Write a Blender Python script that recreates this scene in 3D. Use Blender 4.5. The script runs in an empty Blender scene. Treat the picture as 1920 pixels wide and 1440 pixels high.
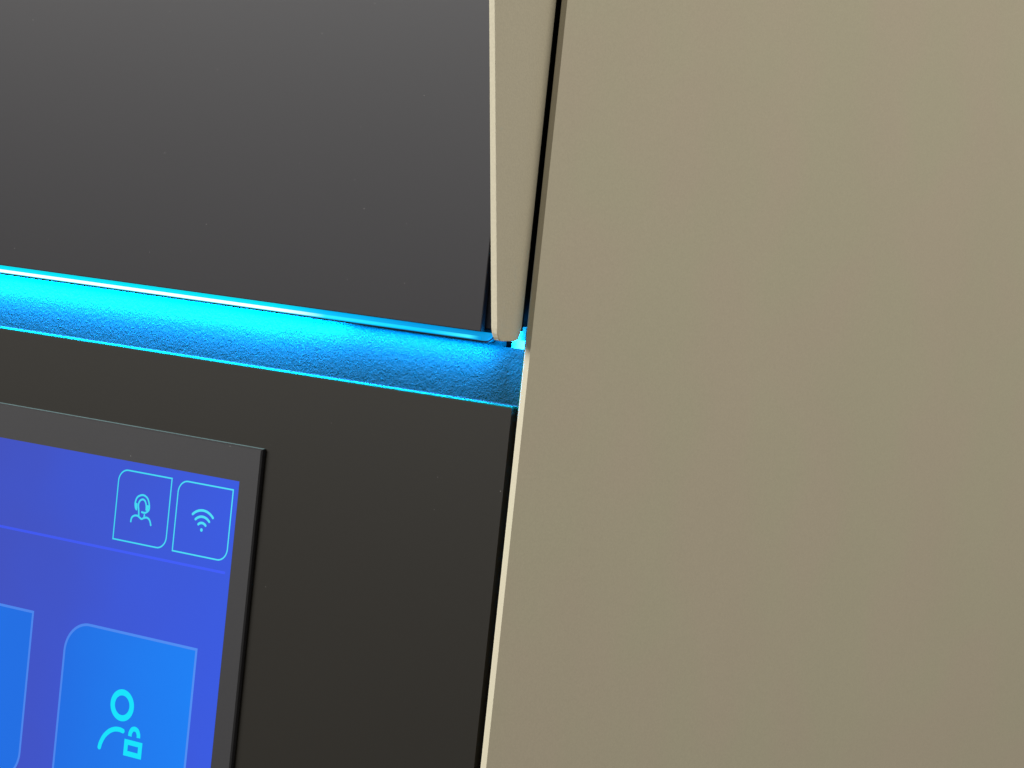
import bpy, bmesh, math
from mathutils import Vector, Matrix
MM = 0.001
ZO = 125.0            # the built part of the machine starts at z = 0; its front panel's top edge is 125 mm up

# ------------------------------------------------------------------ camera
scene = bpy.context.scene
col = scene.collection
cam_data = bpy.data.cameras.new('camera')
cam = bpy.data.objects.new('camera', cam_data)
col.objects.link(cam)
cam_data.sensor_width = 36.0
cam_data.lens = 5810.0 / 1920.0 * 36.0
cam_data.clip_start = 0.02
cam_data.clip_end = 20.0
right = Vector((0.80107493, 0.58929224, 0.10494576))
down = Vector((0.12020748, 0.01337218, -0.99265873))
fwd = Vector((-0.58636944, 0.80780928, -0.06012521))
rot = Matrix((right, -down, -fwd)).transposed()
cam.matrix_world = Matrix.Translation(Vector((340.16976, -469.39403, 39.15155 + ZO)) * MM) @ rot.to_4x4()
scene.camera = cam

# ------------------------------------------------------------------ room light
world = bpy.data.worlds.new('World')
scene.world = world
world.use_nodes = True
bg = world.node_tree.nodes['Background']
bg.inputs['Color'].default_value = (1.0, 0.965, 0.90, 1)
bg.inputs['Strength'].default_value = 0.235

def area_lamp(name, loc, target, sx, sy, power, color):
    d = bpy.data.lights.new(name, 'AREA')
    d.shape = 'RECTANGLE'; d.size = sx; d.size_y = sy
    d.energy = power; d.color = color
    o = bpy.data.objects.new(name, d); col.objects.link(o)
    o.location = loc
    o.rotation_euler = (Vector(target) - Vector(loc)).to_track_quat('-Z', 'Y').to_euler()
    return o
area_lamp('room_lamp', (-1.35, -1.55, 1.00), (0, 0, 0.12), 1.5, 0.9, 99, (1.0, 0.99, 0.955))
area_lamp('ceiling_lamp', (0.55, 0.15, 0.85), (0, 0.1, 0.12), 0.6, 0.4, 6.3, (1.0, 0.95, 0.86))

scene.view_settings.view_transform = 'Standard'
scene.view_settings.look = 'None'
scene.view_settings.exposure = 0.0
scene.view_settings.gamma = 1.0
scene.view_settings.use_curve_mapping = False

# ------------------------------------------------------------------ materials
def new_mat(name):
    m = bpy.data.materials.new(name); m.use_nodes = True
    nt = m.node_tree
    return m, nt, nt.nodes['Principled BSDF']

def N(nt, typ, **kw):
    n = nt.nodes.new(typ)
    for k, v in kw.items(): setattr(n, k, v)
    return n

def noise(nt, scale, detail=2.0, rough=0.5, dist=0.0, coord='Object'):
    tc = N(nt, 'ShaderNodeTexCoord')
    n = N(nt, 'ShaderNodeTexNoise')
    n.inputs['Scale'].default_value = scale
    n.inputs['Detail'].default_value = detail
    n.inputs['Roughness'].default_value = rough
    n.inputs['Distortion'].default_value = dist
    nt.links.new(tc.outputs[coord], n.inputs['Vector'])
    return n

def ramp(nt, src, stops):
    r = N(nt, 'ShaderNodeValToRGB')
    e = r.color_ramp.elements
    while len(e) < len(stops): e.new(0.5)
    for el, (p, c) in zip(e, stops):
        el.position = p; el.color = (c[0], c[1], c[2], 1)
    nt.links.new(src, r.inputs['Fac'])
    return r

def bump(nt, src, dist, strength=1.0, normal=None):
    b = N(nt, 'ShaderNodeBump')
    b.inputs['Distance'].default_value = dist
    b.inputs['Strength'].default_value = strength
    nt.links.new(src, b.inputs['Height'])
    if normal is not None: nt.links.new(normal, b.inputs['Normal'])
    return b

def coated(name, c, rough, spec=0.5, var=0.04, grain=0.0, grain_size=0.35, dust=0.0, tint=0.0):
    """painted / moulded surface: broad slight tone drift, fine grain relief, a few dust specks"""
    m, nt, p = new_mat(name)
    a = noise(nt, 22, 3)
    lo = [v * (1 - var) for v in c]; hi = [v * (1 + var) for v in c]
    r = ramp(nt, a.outputs['Fac'], [(0.3, lo), (0.7, hi)])
    colour = r.outputs['Color']
    f = noise(nt, 1.0 / (grain_size * MM), 3, 0.6)
    mx = N(nt, 'ShaderNodeMix', data_type='RGBA', blend_type='MULTIPLY')
    mx.inputs[0].default_value = 1.0
    fr = ramp(nt, f.outputs['Fac'], [(0.3, (0.94,) * 3), (0.7, (1.055,) * 3)])
    nt.links.new(colour, mx.inputs[6]); nt.links.new(fr.outputs['Color'], mx.inputs[7])
    colour = mx.outputs[2]
    if tint:
        tn = noise(nt, 34, 1.5)
        tr = ramp(nt, tn.outputs['Fac'], [(0.38, (1 + tint, 1 - tint, 1.0)), (0.62, (1 - tint, 1 + tint, 1 - tint))])
        m3 = N(nt, 'ShaderNodeMix', data_type='RGBA', blend_type='MULTIPLY'); m3.inputs[0].default_value = 1.0
        nt.links.new(colour, m3.inputs[6]); nt.links.new(tr.outputs['Color'], m3.inputs[7])
        colour = m3.outputs[2]
    if dust:
        tc = N(nt, 'ShaderNodeTexCoord')
        v = N(nt, 'ShaderNodeTexVoronoi'); v.inputs['Scale'].default_value = 75
        v.voronoi_dimensions = '2D'
        sv = N(nt, 'ShaderNodeSeparateXYZ'); cv = N(nt, 'ShaderNodeCombineXYZ')
        nt.links.new(tc.outputs['Object'], sv.inputs[0])
        nt.links.new(sv.outputs['X'], cv.inputs['X']); nt.links.new(sv.outputs['Z'], cv.inputs['Y'])
        nt.links.new(cv.outputs[0], v.inputs['Vector'])
        mask = N(nt, 'ShaderNodeMath', operation='LESS_THAN')
        # only some cells carry a speck and their sizes differ
        sep = N(nt, 'ShaderNodeSeparateColor')
        nt.links.new(v.outputs['Color'], sep.inputs[0])
        th = N(nt, 'ShaderNodeMapRange')
        th.inputs[1].default_value = 0.45; th.inputs[2].default_value = 1.0
        th.inputs[3].default_value = 0.0; th.inputs[4].default_value = 0.0062
        nt.links.new(sep.outputs[0], th.inputs[0])
        nt.links.new(v.outputs['Distance'], mask.inputs[0]); nt.links.new(th.outputs[0], mask.inputs[1])
        ml = N(nt, 'ShaderNodeMath', operation='MULTIPLY'); ml.inputs[1].default_value = dust
        nt.links.new(mask.outputs[0], ml.inputs[0])
        m2 = N(nt, 'ShaderNodeMix', data_type='RGBA')
        m2.inputs[7].default_value = (0.45, 0.44, 0.42, 1)
        nt.links.new(ml.outputs[0], m2.inputs[0]); nt.links.new(colour, m2.inputs[6])
        colour = m2.outputs[2]
    nt.links.new(colour, p.inputs['Base Color'])
    p.inputs['Roughness'].default_value = rough
    p.inputs['Specular IOR Level'].default_value = spec
    if grain:
        b = bump(nt, f.outputs['Fac'], grain * MM)
        nt.links.new(b.outputs['Normal'], p.inputs['Normal'])
    return m

def plain(name, c, rough, spec=0.5):
    m, nt, p = new_mat(name)
    a = noise(nt, 900, 2)
    r = ramp(nt, a.outputs['Fac'], [(0.3, [v * 0.9 for v in c]), (0.7, [v * 1.1 for v in c])])
    nt.links.new(r.outputs['Color'], p.inputs['Base Color'])
    p.inputs['Roughness'].default_value = rough
    p.inputs['Specular IOR Level'].default_value = spec
    return m

def lin(*rgb):
    return tuple((v / 255 / 12.92) if v <= 10 else ((v / 255 + 0.055) / 1.055) ** 2.4 for v in rgb)

def lit_pixels(name, left, right_, x0, x1, strength=1.0, var=0.05):
    """picture element of the switched-on screen behind glass; the picture's own colour drift runs along x"""
    m, nt, p = new_mat(name)
    tc = N(nt, 'ShaderNodeTexCoord'); sx = N(nt, 'ShaderNodeSeparateXYZ')
    nt.links.new(tc.outputs['Object'], sx.inputs[0])
    mr = N(nt, 'ShaderNodeMapRange'); mr.inputs[1].default_value = x0 * MM; mr.inputs[2].default_value = x1 * MM
    nt.links.new(sx.outputs['X'], mr.inputs[0])
    a = noise(nt, 40, 2)
    ad = N(nt, 'ShaderNodeMath', operation='MULTIPLY_ADD'); ad.inputs[1].default_value = 0.5; ad.inputs[2].default_value = -0.25
    nt.links.new(a.outputs['Fac'], ad.inputs[0])
    sm = N(nt, 'ShaderNodeMath', operation='ADD')
    nt.links.new(mr.outputs[0], sm.inputs[0]); nt.links.new(ad.outputs[0], sm.inputs[1])
    r = ramp(nt, sm.outputs[0], [(0.0, left), (1.0, right_)])
    nt.links.new(r.outputs['Color'], p.inputs['Emission Color'])
    p.inputs['Emission Strength'].default_value = strength
    p.inputs['Base Color'].default_value = (0.005, 0.005, 0.006, 1)
    p.inputs['Roughness'].default_value = 0.3
    p.inputs['Specular IOR Level'].default_value = 0.06
    return m

BEIGE = coated('champagne_powder_coat', (0.47, 0.428, 0.318), 0.45, 0.4, 0.008, grain=0.010, grain_size=0.30, tint=0.011)
BEIGE_ROUGH = coated('champagne_cast_coat', (0.47, 0.428, 0.318), 0.42, 0.5, 0.01, grain=0.03, grain_size=0.4)
DARK_UP = coated('anthracite_panel', (0.0105, 0.0095, 0.0120), 0.40, 0.24, 0.02, grain=0.004, grain_size=0.25, dust=0.5)
DARK_LOW = coated('charcoal_panel', (0.0105, 0.0090, 0.0066), 0.35, 0.275, 0.02, grain=0.002, grain_size=0.25, dust=0.6)
BLACK = plain('black_cavity', (0.004, 0.004, 0.005), 0.9, 0.1)
GLASS_BLACK = coated('black_cover_glass', (0.024, 0.0235, 0.026), 0.35, 0.39, 0.02, dust=0.4)
EDGE = plain('glass_rim_glow', (0.11, 0.18, 0.19), 0.5, 0.05)  # teal stands for cyan lamplight along the glass's top edge
BRACKET = plain('pale_bracket', (0.30, 0.30, 0.30), 0.5)
GLOW_STRIP = plain('cyan_glow_colour', (0.004, 0.42, 0.30), 0.5, 0.0)  # green-cyan so the added edge strip reads as lit by the lamp
TOP_GLOW = plain('panel_edge_glow', (0.006, 0.10, 0.075), 0.5, 0.0)  # lamp glow put into the colour of the panel's top edge

def textured_plastic():
    m, nt, p = new_mat('textured_dark_plastic')
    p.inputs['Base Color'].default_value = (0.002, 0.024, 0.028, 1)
    p.inputs['Roughness'].default_value = 0.42
    p.inputs['Specular IOR Level'].default_value = 0.02
    tc = N(nt, 'ShaderNodeTexCoord')
    n1 = noise(nt, 1300, 1.5, 0.5, 1.0)
    n2 = noise(nt, 700, 1)
    b2 = bump(nt, n2.outputs['Fac'], 0.05 * MM)
    b1 = bump(nt, n1.outputs['Fac'], 0.17 * MM, 1.0, b2.outputs['Normal'])
    nt.links.new(b1.outputs['Normal'], p.inputs['Normal'])
    return m
PLATE = textured_plastic()
LIP = coated('smooth_dark_plastic', (0.012, 0.02, 0.028), 0.5, 0.05, 0.05, grain=0.01, dust=0.3)

def light_guide_mat():
    """the lamp's diffuser: fully lit along the row of diodes, fading past its last diode"""
    m, nt, p = new_mat('lit_diffuser')
    tc = N(nt, 'ShaderNodeTexCoord'); sx = N(nt, 'ShaderNodeSeparateXYZ')
    nt.links.new(tc.outputs['Object'], sx.inputs[0])
    mr = N(nt, 'ShaderNodeMapRange'); mr.inputs[1].default_value = -62 * MM; mr.inputs[2].default_value = -4 * MM
    nt.links.new(sx.outputs['X'], mr.inputs[0])
    a = noise(nt, 160, 2)
    r = ramp(nt, mr.outputs[0], [(0.0, (0.0, 0.78, 0.92)), (0.25, (0.0, 0.50, 0.95)), (0.6, (0.0, 0.34, 0.80)), (1.0, (0.0, 0.26, 0.62))])
    nt.links.new(r.outputs['Color'], p.inputs['Emission Color'])
    p.inputs['Emission Strength'].default_value = 1.0
    p.inputs['Base Color'].default_value = (0.004, 0.03, 0.04, 1)
    p.inputs['Roughness'].default_value = 0.4
    p.inputs['Specular IOR Level'].default_value = 0.0
    return m
GUIDE = light_guide_mat()

def core_mat():
    m, nt, p = new_mat('lit_diodes_and_glint')
    tc = N(nt, 'ShaderNodeTexCoord'); sx = N(nt, 'ShaderNodeSeparateXYZ')
    nt.links.new(tc.outputs['Object'], sx.inputs[0])
    mr = N(nt, 'ShaderNodeMapRange'); mr.inputs[1].default_value = -62 * MM; mr.inputs[2].default_value = -8 * MM
    nt.links.new(sx.outputs['X'], mr.inputs[0])
    r = ramp(nt, mr.outputs[0], [(0.0, (1.0, 1.0, 1.0)), (0.16, (0.55, 0.95, 1.0)), (0.26, (0.02, 0.80, 1.0)), (0.75, (0.0, 0.55, 0.95)), (0.92, (0.05, 0.85, 1.0)), (0.965, (0.0, 0.30, 0.70))])  # past the last diode the ramp paints the lens's highlights as glow
    nt.links.new(r.outputs['Color'], p.inputs['Emission Color'])
    p.inputs['Emission Strength'].default_value = 1.15
    p.inputs['Base Color'].default_value = (0.004, 0.01, 0.012, 1)
    p.inputs['Specular IOR Level'].default_value = 0.0
    return m
CORE = core_mat()

SCREEN = lit_pixels('screen_background', lin(60, 78, 190), lin(52, 88, 224), -132, -62)
TILE = lit_pixels('screen_tile', lin(20, 108, 226), lin(14, 126, 244), -107, -70)
TILE_RIM = lit_pixels('screen_tile_rim', lin(72, 132, 236), lin(78, 140, 242), -107, -70)
DIVIDER = lit_pixels('screen_divider', lin(58, 84, 238), lin(60, 92, 250), -132, -62)
CYAN = lit_pixels('screen_cyan_line', lin(60, 216, 242), lin(80, 226, 246), -98, -64)
CYAN_BOLD = lit_pixels('screen_cyan_symbol', lin(0, 226, 250), lin(0, 230, 252), -98, -64)

# ------------------------------------------------------------------ mesh helpers (millimetres, z measured from the front panel's top edge)
def link(name, bm, mat, parent=None, smooth=False):
    bmesh.ops.recalc_face_normals(bm, faces=bm.faces[:])
    me = bpy.data.meshes.new(name)
    bm.to_mesh(me); bm.free()
    me.materials.append(mat)
    if smooth:
        for p in me.polygons: p.use_smooth = True
    o = bpy.data.objects.new(name, me); col.objects.link(o)
    if parent is not None: o.parent = parent
    return o

def V(x, y, z): return Vector((x * MM, y * MM, (z + ZO) * MM))

def prism(bm, pts, axis, a, b):
    """pts: 2-D outline; axis 'y': pts are (x,z); axis 'x': pts are (y,z)"""
    f = (lambda p, t: V(p[0], t, p[1])) if axis == 'y' else (lambda p, t: V(t, p[0], p[1]))
    lo = [bm.verts.new(f(p, a)) for p in pts]; hi = [bm.verts.new(f(p, b)) for p in pts]
    n = len(pts)
    f0 = bm.faces.new(lo); f1 = bm.faces.new(hi)
    for i in range(n): bm.faces.new((lo[i], lo[(i + 1) % n], hi[(i + 1) % n], hi[i]))
    return f0, f1

def box(bm, x0, x1, y0, y1, z0, z1):
    return prism(bm, [(x0, z0), (x1, z0), (x1, z1), (x0, z1)], 'y', y0, y1)

def bevel_all(bm, w, seg=3, pick=None):
    es = [e for e in bm.edges if pick is None or pick(e)]
    bmesh.ops.bevel(bm, geom=es, offset=w * MM, segments=seg, profile=0.5, affect='EDGES', clamp_overlap=True)

def arc(cx, cz, r, a0, a1, n=10):
    return [(cx + r * math.cos(math.radians(a0 + (a1 - a0) * i / n)), cz + r * math.sin(math.radians(a0 + (a1 - a0) * i / n))) for i in range(n + 1)]

def leaf_box(x0, x1, z0, z1, r, n=12):
    """outline with rounded top-left and bottom-right corners and two square ones"""
    return ([(x1, z1)] + arc(x0 + r, z1 - r, r, 90, 180, n) + [(x0, z0)] + arc(x1 - r, z0 + r, r, 270, 360, n))

def sheet(bm, pts, y):
    bm.faces.new([bm.verts.new(V(p[0], y, p[1])) for p in pts])

def stroke(bm, pts, w, y, closed=False, caps=True):
    """flat printed line of width w"""
    P = [Vector((p[0], p[1])) for p in pts]; n = len(P); L = []; Rr = []
    for i in range(n):
        if closed: a, b = P[(i - 1) % n], P[(i + 1) % n]
        else: a, b = P[max(i - 1, 0)], P[min(i + 1, n - 1)]
        d1 = (P[i] - a) if (P[i] - a).length > 1e-9 else (b - P[i])
        d2 = (b - P[i]) if (b - P[i]).length > 1e-9 else (P[i] - a)
        d1.normalize(); d2.normalize()
        n1 = Vector((-d1.y, d1.x)); n2 = Vector((-d2.y, d2.x))
        m = (n1 + n2); m.normalize()
        k = 1 / max(m.dot(n1), 0.5)
        L.append(P[i] + m * w / 2 * k); Rr.append(P[i] - m * w / 2 * k)
    vl = [bm.verts.new(V(p.x, y, p.y)) for p in L]; vr = [bm.verts.new(V(p.x, y, p.y)) for p in Rr]
    for i in range(n if closed else n - 1):
        j = (i + 1) % n
        bm.faces.new((vl[i], vl[j], vr[j], vr[i]))
    if caps and not closed:
        for i, s in ((0, -1), (n - 1, 1)):
            d = (P[1] - P[0]) if i == 0 else (P[-1] - P[-2])
            base = math.degrees(math.atan2(d.y, d.x)) + (90 if s < 0 else -90)
            sheet(bm, arc(P[i].x, P[i].y, w / 2, base, base + 180, 8), y)

def smooth_pts(pts, k=5):
    """Catmull-Rom through pts"""
    P = [Vector((p[0], p[1])) for p in pts]; out = []
    for i in range(len(P) - 1):
        p0 = P[max(i - 1, 0)]; p1 = P[i]; p2 = P[i + 1]; p3 = P[min(i + 2, len(P) - 1)]
        for j in range(k):
            t = j / k
            q = 0.5 * ((2 * p1) + (p2 - p0) * t + (2 * p0 - 5 * p1 + 4 * p2 - p3) * t * t + (3 * p1 - p0 - 3 * p2 + p3) * t ** 3)
            out.append((q.x, q.y))
    out.append((P[-1].x, P[-1].y))
    return out

# ------------------------------------------------------------------ the machine
XL = -240.0
ZB, ZT = -125.0, 130.0
machine = bpy.data.objects.new('machine', None)
col.objects.link(machine)
machine.location = (0, 0, 0)
machine['label'] = 'corner of a machine with charcoal front, champagne side panel, touchscreen and blue light strip'
machine['category'] = 'machine'

# black box added behind every joint so the gaps stay dark
bm = bmesh.new(); box(bm, XL, 1.0, 9.0, 60.0, ZB, ZT)
link('dark_gap_box', bm, BLACK, machine)

# lower front panel; its top edge is coloured to imitate lamp glow
bm = bmesh.new(); box(bm, XL, 0.0, 0.0, 2.0, ZB, -0.30)
lower = link('front_panel', bm, DARK_LOW, machine)
lower['label'] = 'matte charcoal lower front panel around the touchscreen'
bm = bmesh.new()
prism(bm, [(0.03, -0.30), (0.03, -0.22)] + [(0.28 - 0.25 * math.cos(math.radians(a)), -0.25 + 0.25 * math.sin(math.radians(a))) for a in range(15, 91, 15)] + [(1.9, 0.0), (1.9, -0.30)], 'x', XL, 0.0)
link('top_edge', bm, TOP_GLOW, lower)

# side panel: folded sheet, its front edge turned towards the front
bm = bmesh.new(); box(bm, 1.38, 2.85, 0.0, 300.0, ZB, ZT)
vert = lambda e: all(abs(v.co.y) < 1e-7 for v in e.verts) and abs(e.verts[0].co.z - e.verts[1].co.z) > 0.1
bevel_all(bm, 0.36, 4, lambda e: vert(e) and e.verts[0].co.x < 2 * MM)
bevel_all(bm, 0.18, 3, lambda e: vert(e) and e.verts[0].co.x > 2.8 * MM)
side = link('side_panel', bm, BEIGE, machine)
side['label'] = 'large champagne beige side panel'

# strip added at the panel's inner edge, coloured to show as a cyan-lit line
bm = bmesh.new()
prof = [(1.10, 0.55), (1.36, 0.06), (1.375, 0.06), (1.375, 2.5), (1.10, 2.5)]
lo = [bm.verts.new(V(x, y, -0.6)) for x, y in prof]; hi = [bm.verts.new(V(x, y, 14.9)) for x, y in prof]
bm.faces.new(lo); bm.faces.new(hi)
for i in range(5): bm.faces.new((lo[i], lo[(i + 1) % 5], hi[(i + 1) % 5], hi[i]))
link('edge_glow_strip', bm, GLOW_STRIP, side)

# upper panel
bm = bmesh.new(); box(bm, XL, -9.1, 0.0, 1.0, 13.1, ZT)
bevel_all(bm, 0.18, 3, lambda e: all(abs(v.co.y) < 1e-7 for v in e.verts))
upper = link('door_panel', bm, DARK_UP, machine)
upper['label'] = 'matte anthracite upper door panel'
# backing sheet behind it, rounded at its lower corner, dark except for the lit lower strip
rc = 2.6; XR = -6.3
bm = bmesh.new()
prism(bm, [(XL, 13.05), (XR, 13.9)] + [(XR, ZT), (XL, ZT)], 'y', 1.0, 2.4)
link('backing_sheet', bm, BLACK, upper)

# light strip along the door's lower edge
lamp = bpy.data.objects.new('light_strip', None); col.objects.link(lamp); lamp.parent = machine
lamp['label'] = 'glowing cyan light strip under the upper door panel'
bm = bmesh.new()
prism(bm, [(XL, 11.45), (XR - rc, 11.45)] + arc(XR - rc, 11.45 + rc, rc, -80, 0, 8)[:7] + [(XR - 0.1, 13.04), (XL, 13.04)], 'y', 0.9, 2.4)
link('diffuser', bm, GUIDE, lamp)
bm = bmesh.new()
prism(bm, [(y, z) for y, z in [(0.88, 11.62), (0.72, 11.72), (0.66, 11.92), (0.72, 12.1), (0.88, 12.2)]], 'x', XL, -9.6)
link('diodes_and_glint', bm, CORE, lamp)
bm = bmesh.new()
prism(bm, [(XL, 11.18), (XR - rc, 11.18)] + arc(XR - rc, 11.18 + rc + 0.02, rc + 0.15, -85, -20, 8) + list(reversed(arc(XR - rc, 11.45 + rc, rc + 0.0, -85, -20, 8))) + [(XR - rc, 11.44), (XL, 11.44)], 'y', 0.95, 2.4)
link('gap_shade_strip', bm, BLACK, lamp)  # black strip painting the dark gap under the diffuser

def led_and_fill_lamp(x0, x1, power, y=1.35, z=11.1, tilt=0.45, width=0.8):
    d = bpy.data.lights.new('diode_and_fill_light', 'AREA'); d.shape = 'RECTANGLE'
    d.size = (x1 - x0) * MM; d.size_y = width * MM
    d.energy = power; d.color = (0.0, 0.365, 1.0)
    o = bpy.data.objects.new('diode_and_fill_light', d); col.objects.link(o)
    o.location = V((x0 + x1) / 2, y, z)
    o.rotation_euler = (tilt, 0, 0)      # facing down and a little back onto the recess plate
    o.parent = lamp
def fill_point(x, y, z, power):
    d = bpy.data.lights.new('diode_and_fill_light', 'POINT'); d.energy = power; d.color = (0.0, 0.365, 1.0); d.shadow_soft_size = 0.0001
    o = bpy.data.objects.new('diode_and_fill_light', d); col.objects.link(o); o.location = V(x, y, z); o.parent = lamp
def fill_spot(a, b, power):
    d = bpy.data.lights.new('diode_and_fill_light', 'SPOT'); d.energy = power; d.color = (0.0, 0.365, 1.0)
    d.shadow_soft_size = 0.0001; d.spot_size = math.radians(70); d.spot_blend = 0.8
    o = bpy.data.objects.new('diode_and_fill_light', d); col.objects.link(o)
    o.location = V(*a); o.rotation_euler = (V(*b) - V(*a)).to_track_quat('-Z', 'Y').to_euler(); o.parent = lamp
fill_point(-6.9, 0.75, 11.0, 0.004)  # fill light added to brighten the side panel's inner edge
fill_spot((-8.5, 0.7, 11.0), (1.4, -0.3, 5.0), 0.06)  # spot added to colour the side panel's edge line cyan
led_and_fill_lamp(-236, -60, 1.21)
led_and_fill_lamp(-60, -53, 0.038, tilt=0.35)
led_and_fill_lamp(-53, -45, 0.032, tilt=0.2)
led_and_fill_lamp(-45, -8, 0.108, tilt=-0.05)  # added light imitating scattered glow past the last diode
led_and_fill_lamp(-5.5, 0.5, 0.007, y=2.2, z=13.6, tilt=0.75)  # added light for the bracket, hidden behind the fin

# recessed, textured plate
bm = bmesh.new()
prof = [(4.2, 13.5), (3.3, 6.0), (2.9, 2.2), (2.9, 1.2)]
xs = [(XL, -6.6, 13.5), (-6.6, 1.2, 10.65)]
for x0, x1, zt in xs:
    ylo = lambda z: 2.6 + max(0, z - 0.2) * 0.115
    front = [(ylo(0.15), 0.15), (ylo(4), 4), (ylo(8), 8), (ylo(zt), zt)]
    prism(bm, front + [(5.2, zt), (5.2, 0.15)], 'x', x0, x1)
bmesh.ops.remove_doubles(bm, verts=bm.verts[:], dist=1e-7)
recess = link('recess_plate', bm, PLATE, machine)
recess['label'] = 'pebbled plastic plate lit blue in the recess below the door'
bm = bmesh.new()
prism(bm, [(2.1, -1.5), (2.1, -0.6), (2.5, 0.14), (5.2, 0.14), (5.2, -1.5)], 'x', XL, 0.9)
link('recess_lip', bm, LIP, recess)

# bracket behind the fin
bm = bmesh.new(); box(bm, -5.5, 0.95, 5.3, 8.9, 9.0, 12.3)
bevel_all(bm, 0.12, 2)
br = link('hinge_bracket', bm, BRACKET, machine)
br['label'] = 'small pale bracket behind the lower end of the door fin'
bm = bmesh.new(); box(bm, -4.5, -3.55, 5.6, 8.8, 12.2, 14.8)
link('tab', bm, BRACKET, br)

# fin: cast end cap of the door, deeper towards the top, rounded at its lower end
def yf(z): return -7.97 - (z - 16.14) * 0.1877
bm = bmesh.new()
zb = 12.2
pts = [(0.0, ZT), (yf(ZT), ZT), (yf(14.6), 14.6), (yf(13.6) + 0.10, 13.6), (yf(13) + 0.45, 12.9), (-6.4, 12.35), (-5.6, zb), (-1.9, zb + 0.1), (-0.9, zb + 0.5), (-0.3, 13.6), (-0.05, 15.0)]
prism(bm, pts, 'x', -1.05, 0.30)
bevel_all(bm, 0.14, 3, lambda e: abs(e.verts[0].co.x - e.verts[1].co.x) < 1e-7 and min(v.co.y for v in e.verts) < -0.004)
fin = link('door_fin', bm, BEIGE_ROUGH, machine)
fin['label'] = 'champagne wedge-shaped fin along the side of the upper door'
bm = bmesh.new(); box(bm, -6.2, -1.1, 0.8, 2.4, 14.2, ZT)
link('fin_mount', bm, BLACK, fin)

# ------------------------------------------------------------------ touchscreen
BX1, BZ1 = -58.8, -15.9
bm = bmesh.new(); box(bm, -222.0, BX1, -1.5, 0.0, -112.0, BZ1)
bevel_all(bm, 0.30, 1, lambda e: all(abs(v.co.y + 1.5 * MM) < 1e-7 for v in e.verts))
ts = link('touchscreen', bm, GLASS_BLACK, machine)
ts['label'] = 'black glass touchscreen showing a blue menu with cyan icons'
bm = bmesh.new(); box(bm, -222.0, BX1 - 0.02, -0.9, 0.0, BZ1 + 0.001, BZ1 + 0.09)
link('glass_rim', bm, EDGE, ts)
YS = -1.51
bm = bmesh.new(); sheet(bm, [(-215, -106), (-63.85, -106), (-63.85, -23.05), (-215, -23.05)], YS)
link('display', bm, SCREEN, ts)
bm = bmesh.new(); stroke(bm, [(-215, -41.75), (-65.2, -41.75)], 0.55, YS - 0.01, caps=False)
link('divider_line', bm, DIVIDER, ts)

def outline_button(x0, x1, z0, z1, r):
    bm = bmesh.new(); stroke(bm, leaf_box(x0, x1, z0, z1, r), 0.30, YS - 0.02, closed=True)
    return link('button_outline', bm, CYAN, ts)
outline_button(-79.85, -65.2, -39.45, -24.95, 2.5)
outline_button(-96.47, -81.82, -39.5, -24.95, 2.5)

# signal symbol
bm = bmesh.new()
cx, cz = -72.59, -34.14
sheet(bm, arc(cx, cz, 0.36, 0, 345, 20), YS - 0.02)
for r in (1.42, 2.68, 3.95):
    stroke(bm, arc(cx, cz, r, 46, 134, 20), 0.52, YS - 0.02)
link('signal_icon', bm, CYAN, ts)

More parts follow.
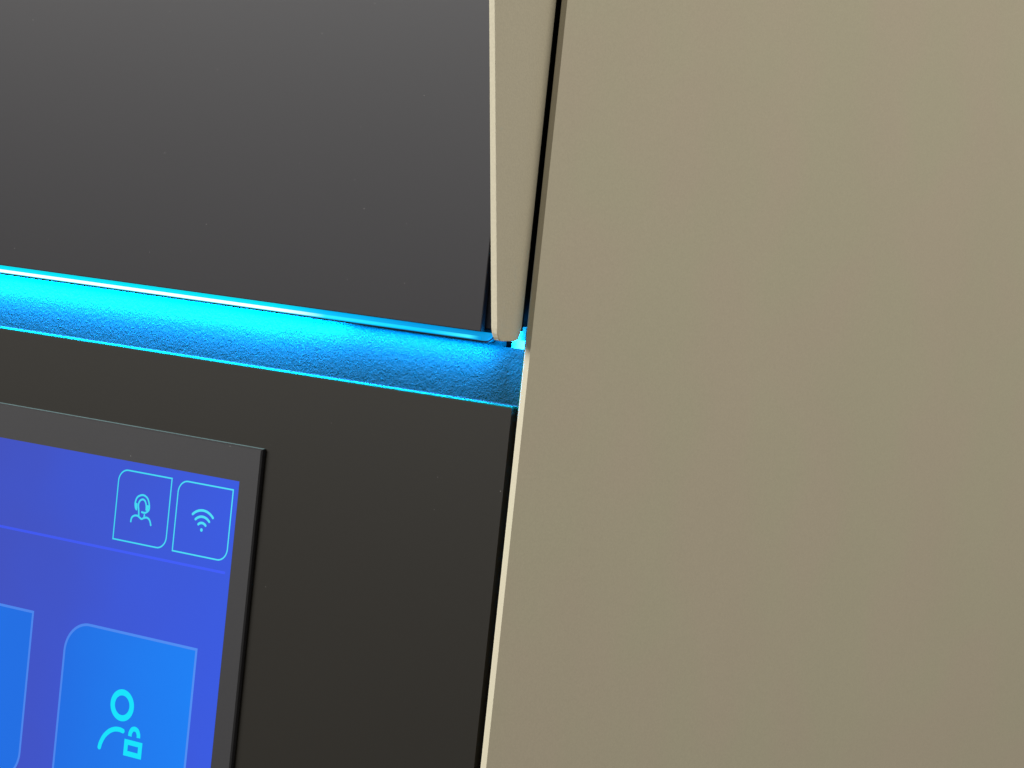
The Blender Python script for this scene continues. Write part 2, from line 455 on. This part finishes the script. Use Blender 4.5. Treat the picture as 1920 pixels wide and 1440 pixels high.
# headset person symbol
bm = bmesh.new()
w = 0.40
stroke(bm, smooth_pts([(-90.71, -32.6), (-91.05, -32.25), (-91.24, -31.2), (-90.72, -30.0), (-89.33, -29.42), (-88.05, -29.85), (-87.42, -30.9), (-87.25, -31.96), (-87.58, -32.52), (-88.3, -32.95), (-89.2, -32.93)]), w, YS - 0.02)
stroke(bm, smooth_pts([(-89.93, -33.75), (-90.10, -32.6), (-90.32, -31.5), (-89.95, -30.65), (-89.2, -30.3), (-88.55, -30.6), (-88.15, -31.4), (-88.05, -32.3)]), w, YS - 0.021)
stroke(bm, smooth_pts([(-91.98, -35.26), (-91.82, -34.45), (-91.2, -33.95), (-90.3, -33.83), (-89.66, -34.1), (-89.1, -34.33), (-88.44, -34.02), (-87.58, -33.86), (-86.82, -34.3), (-86.39, -35.21)]), w, YS - 0.022)
stroke(bm, [(-88.4, -33.4), (-88.42, -33.9)], w, YS - 0.023)
stroke(bm, [(-90.85, -31.5), (-90.75, -32.4)], 0.5, YS - 0.024)
stroke(bm, [(-87.7, -31.5), (-87.75, -32.3)], 0.5, YS - 0.024)
link('headset_icon', bm, CYAN, ts)

# menu tiles
def tile(x1):
    x0 = x1 - 36.85
    z1, z0, r = -58.0, -95.0, 6.8
    bm = bmesh.new(); sheet(bm, leaf_box(x0, x1, z0, z1, r, 20), YS - 0.01)
    t = link('menu_tile', bm, TILE, ts)
    bm = bmesh.new(); stroke(bm, leaf_box(x0 + 0.25, x1 - 0.25, z0 + 0.25, z1 - 0.25, r - 0.25, 20), 0.55, YS - 0.02, closed=True)
    link('tile_rim', bm, TILE_RIM, ts)
tile(-70.45); tile(-116.85)

# person-and-padlock symbol
bm = bmesh.new(); Y3 = YS - 0.03
stroke(bm, arc(-89.33, -73.05, 2.66, 0, 354, 60), 1.26, Y3, closed=True)
stroke(bm, smooth_pts([(-94.55, -82.75), (-94.30, -81.75), (-93.55, -80.30), (-92.32, -79.07), (-90.99, -78.36), (-89.6, -78.12), (-88.45, -78.25)]), 1.0, Y3)
stroke(bm, smooth_pts([(-86.40, -78.95), (-86.32, -78.2), (-85.9, -77.5), (-85.2, -77.25), (-84.5, -77.5), (-84.08, -78.2), (-84.0, -78.9)]), 1.0, Y3, caps=False)
stroke(bm, [(-87.22, -80.25), (-83.28, -80.25), (-83.28, -82.6), (-87.22, -82.6)], 1.08, Y3, closed=True)
link('account_lock_icon', bm, CYAN_BOLD, ts)

# the glass stands 1.1 mm proud: its back sits in a pocket of the panel
ts.location = (-0.29 * MM, 0.4 * MM, -0.075 * MM)
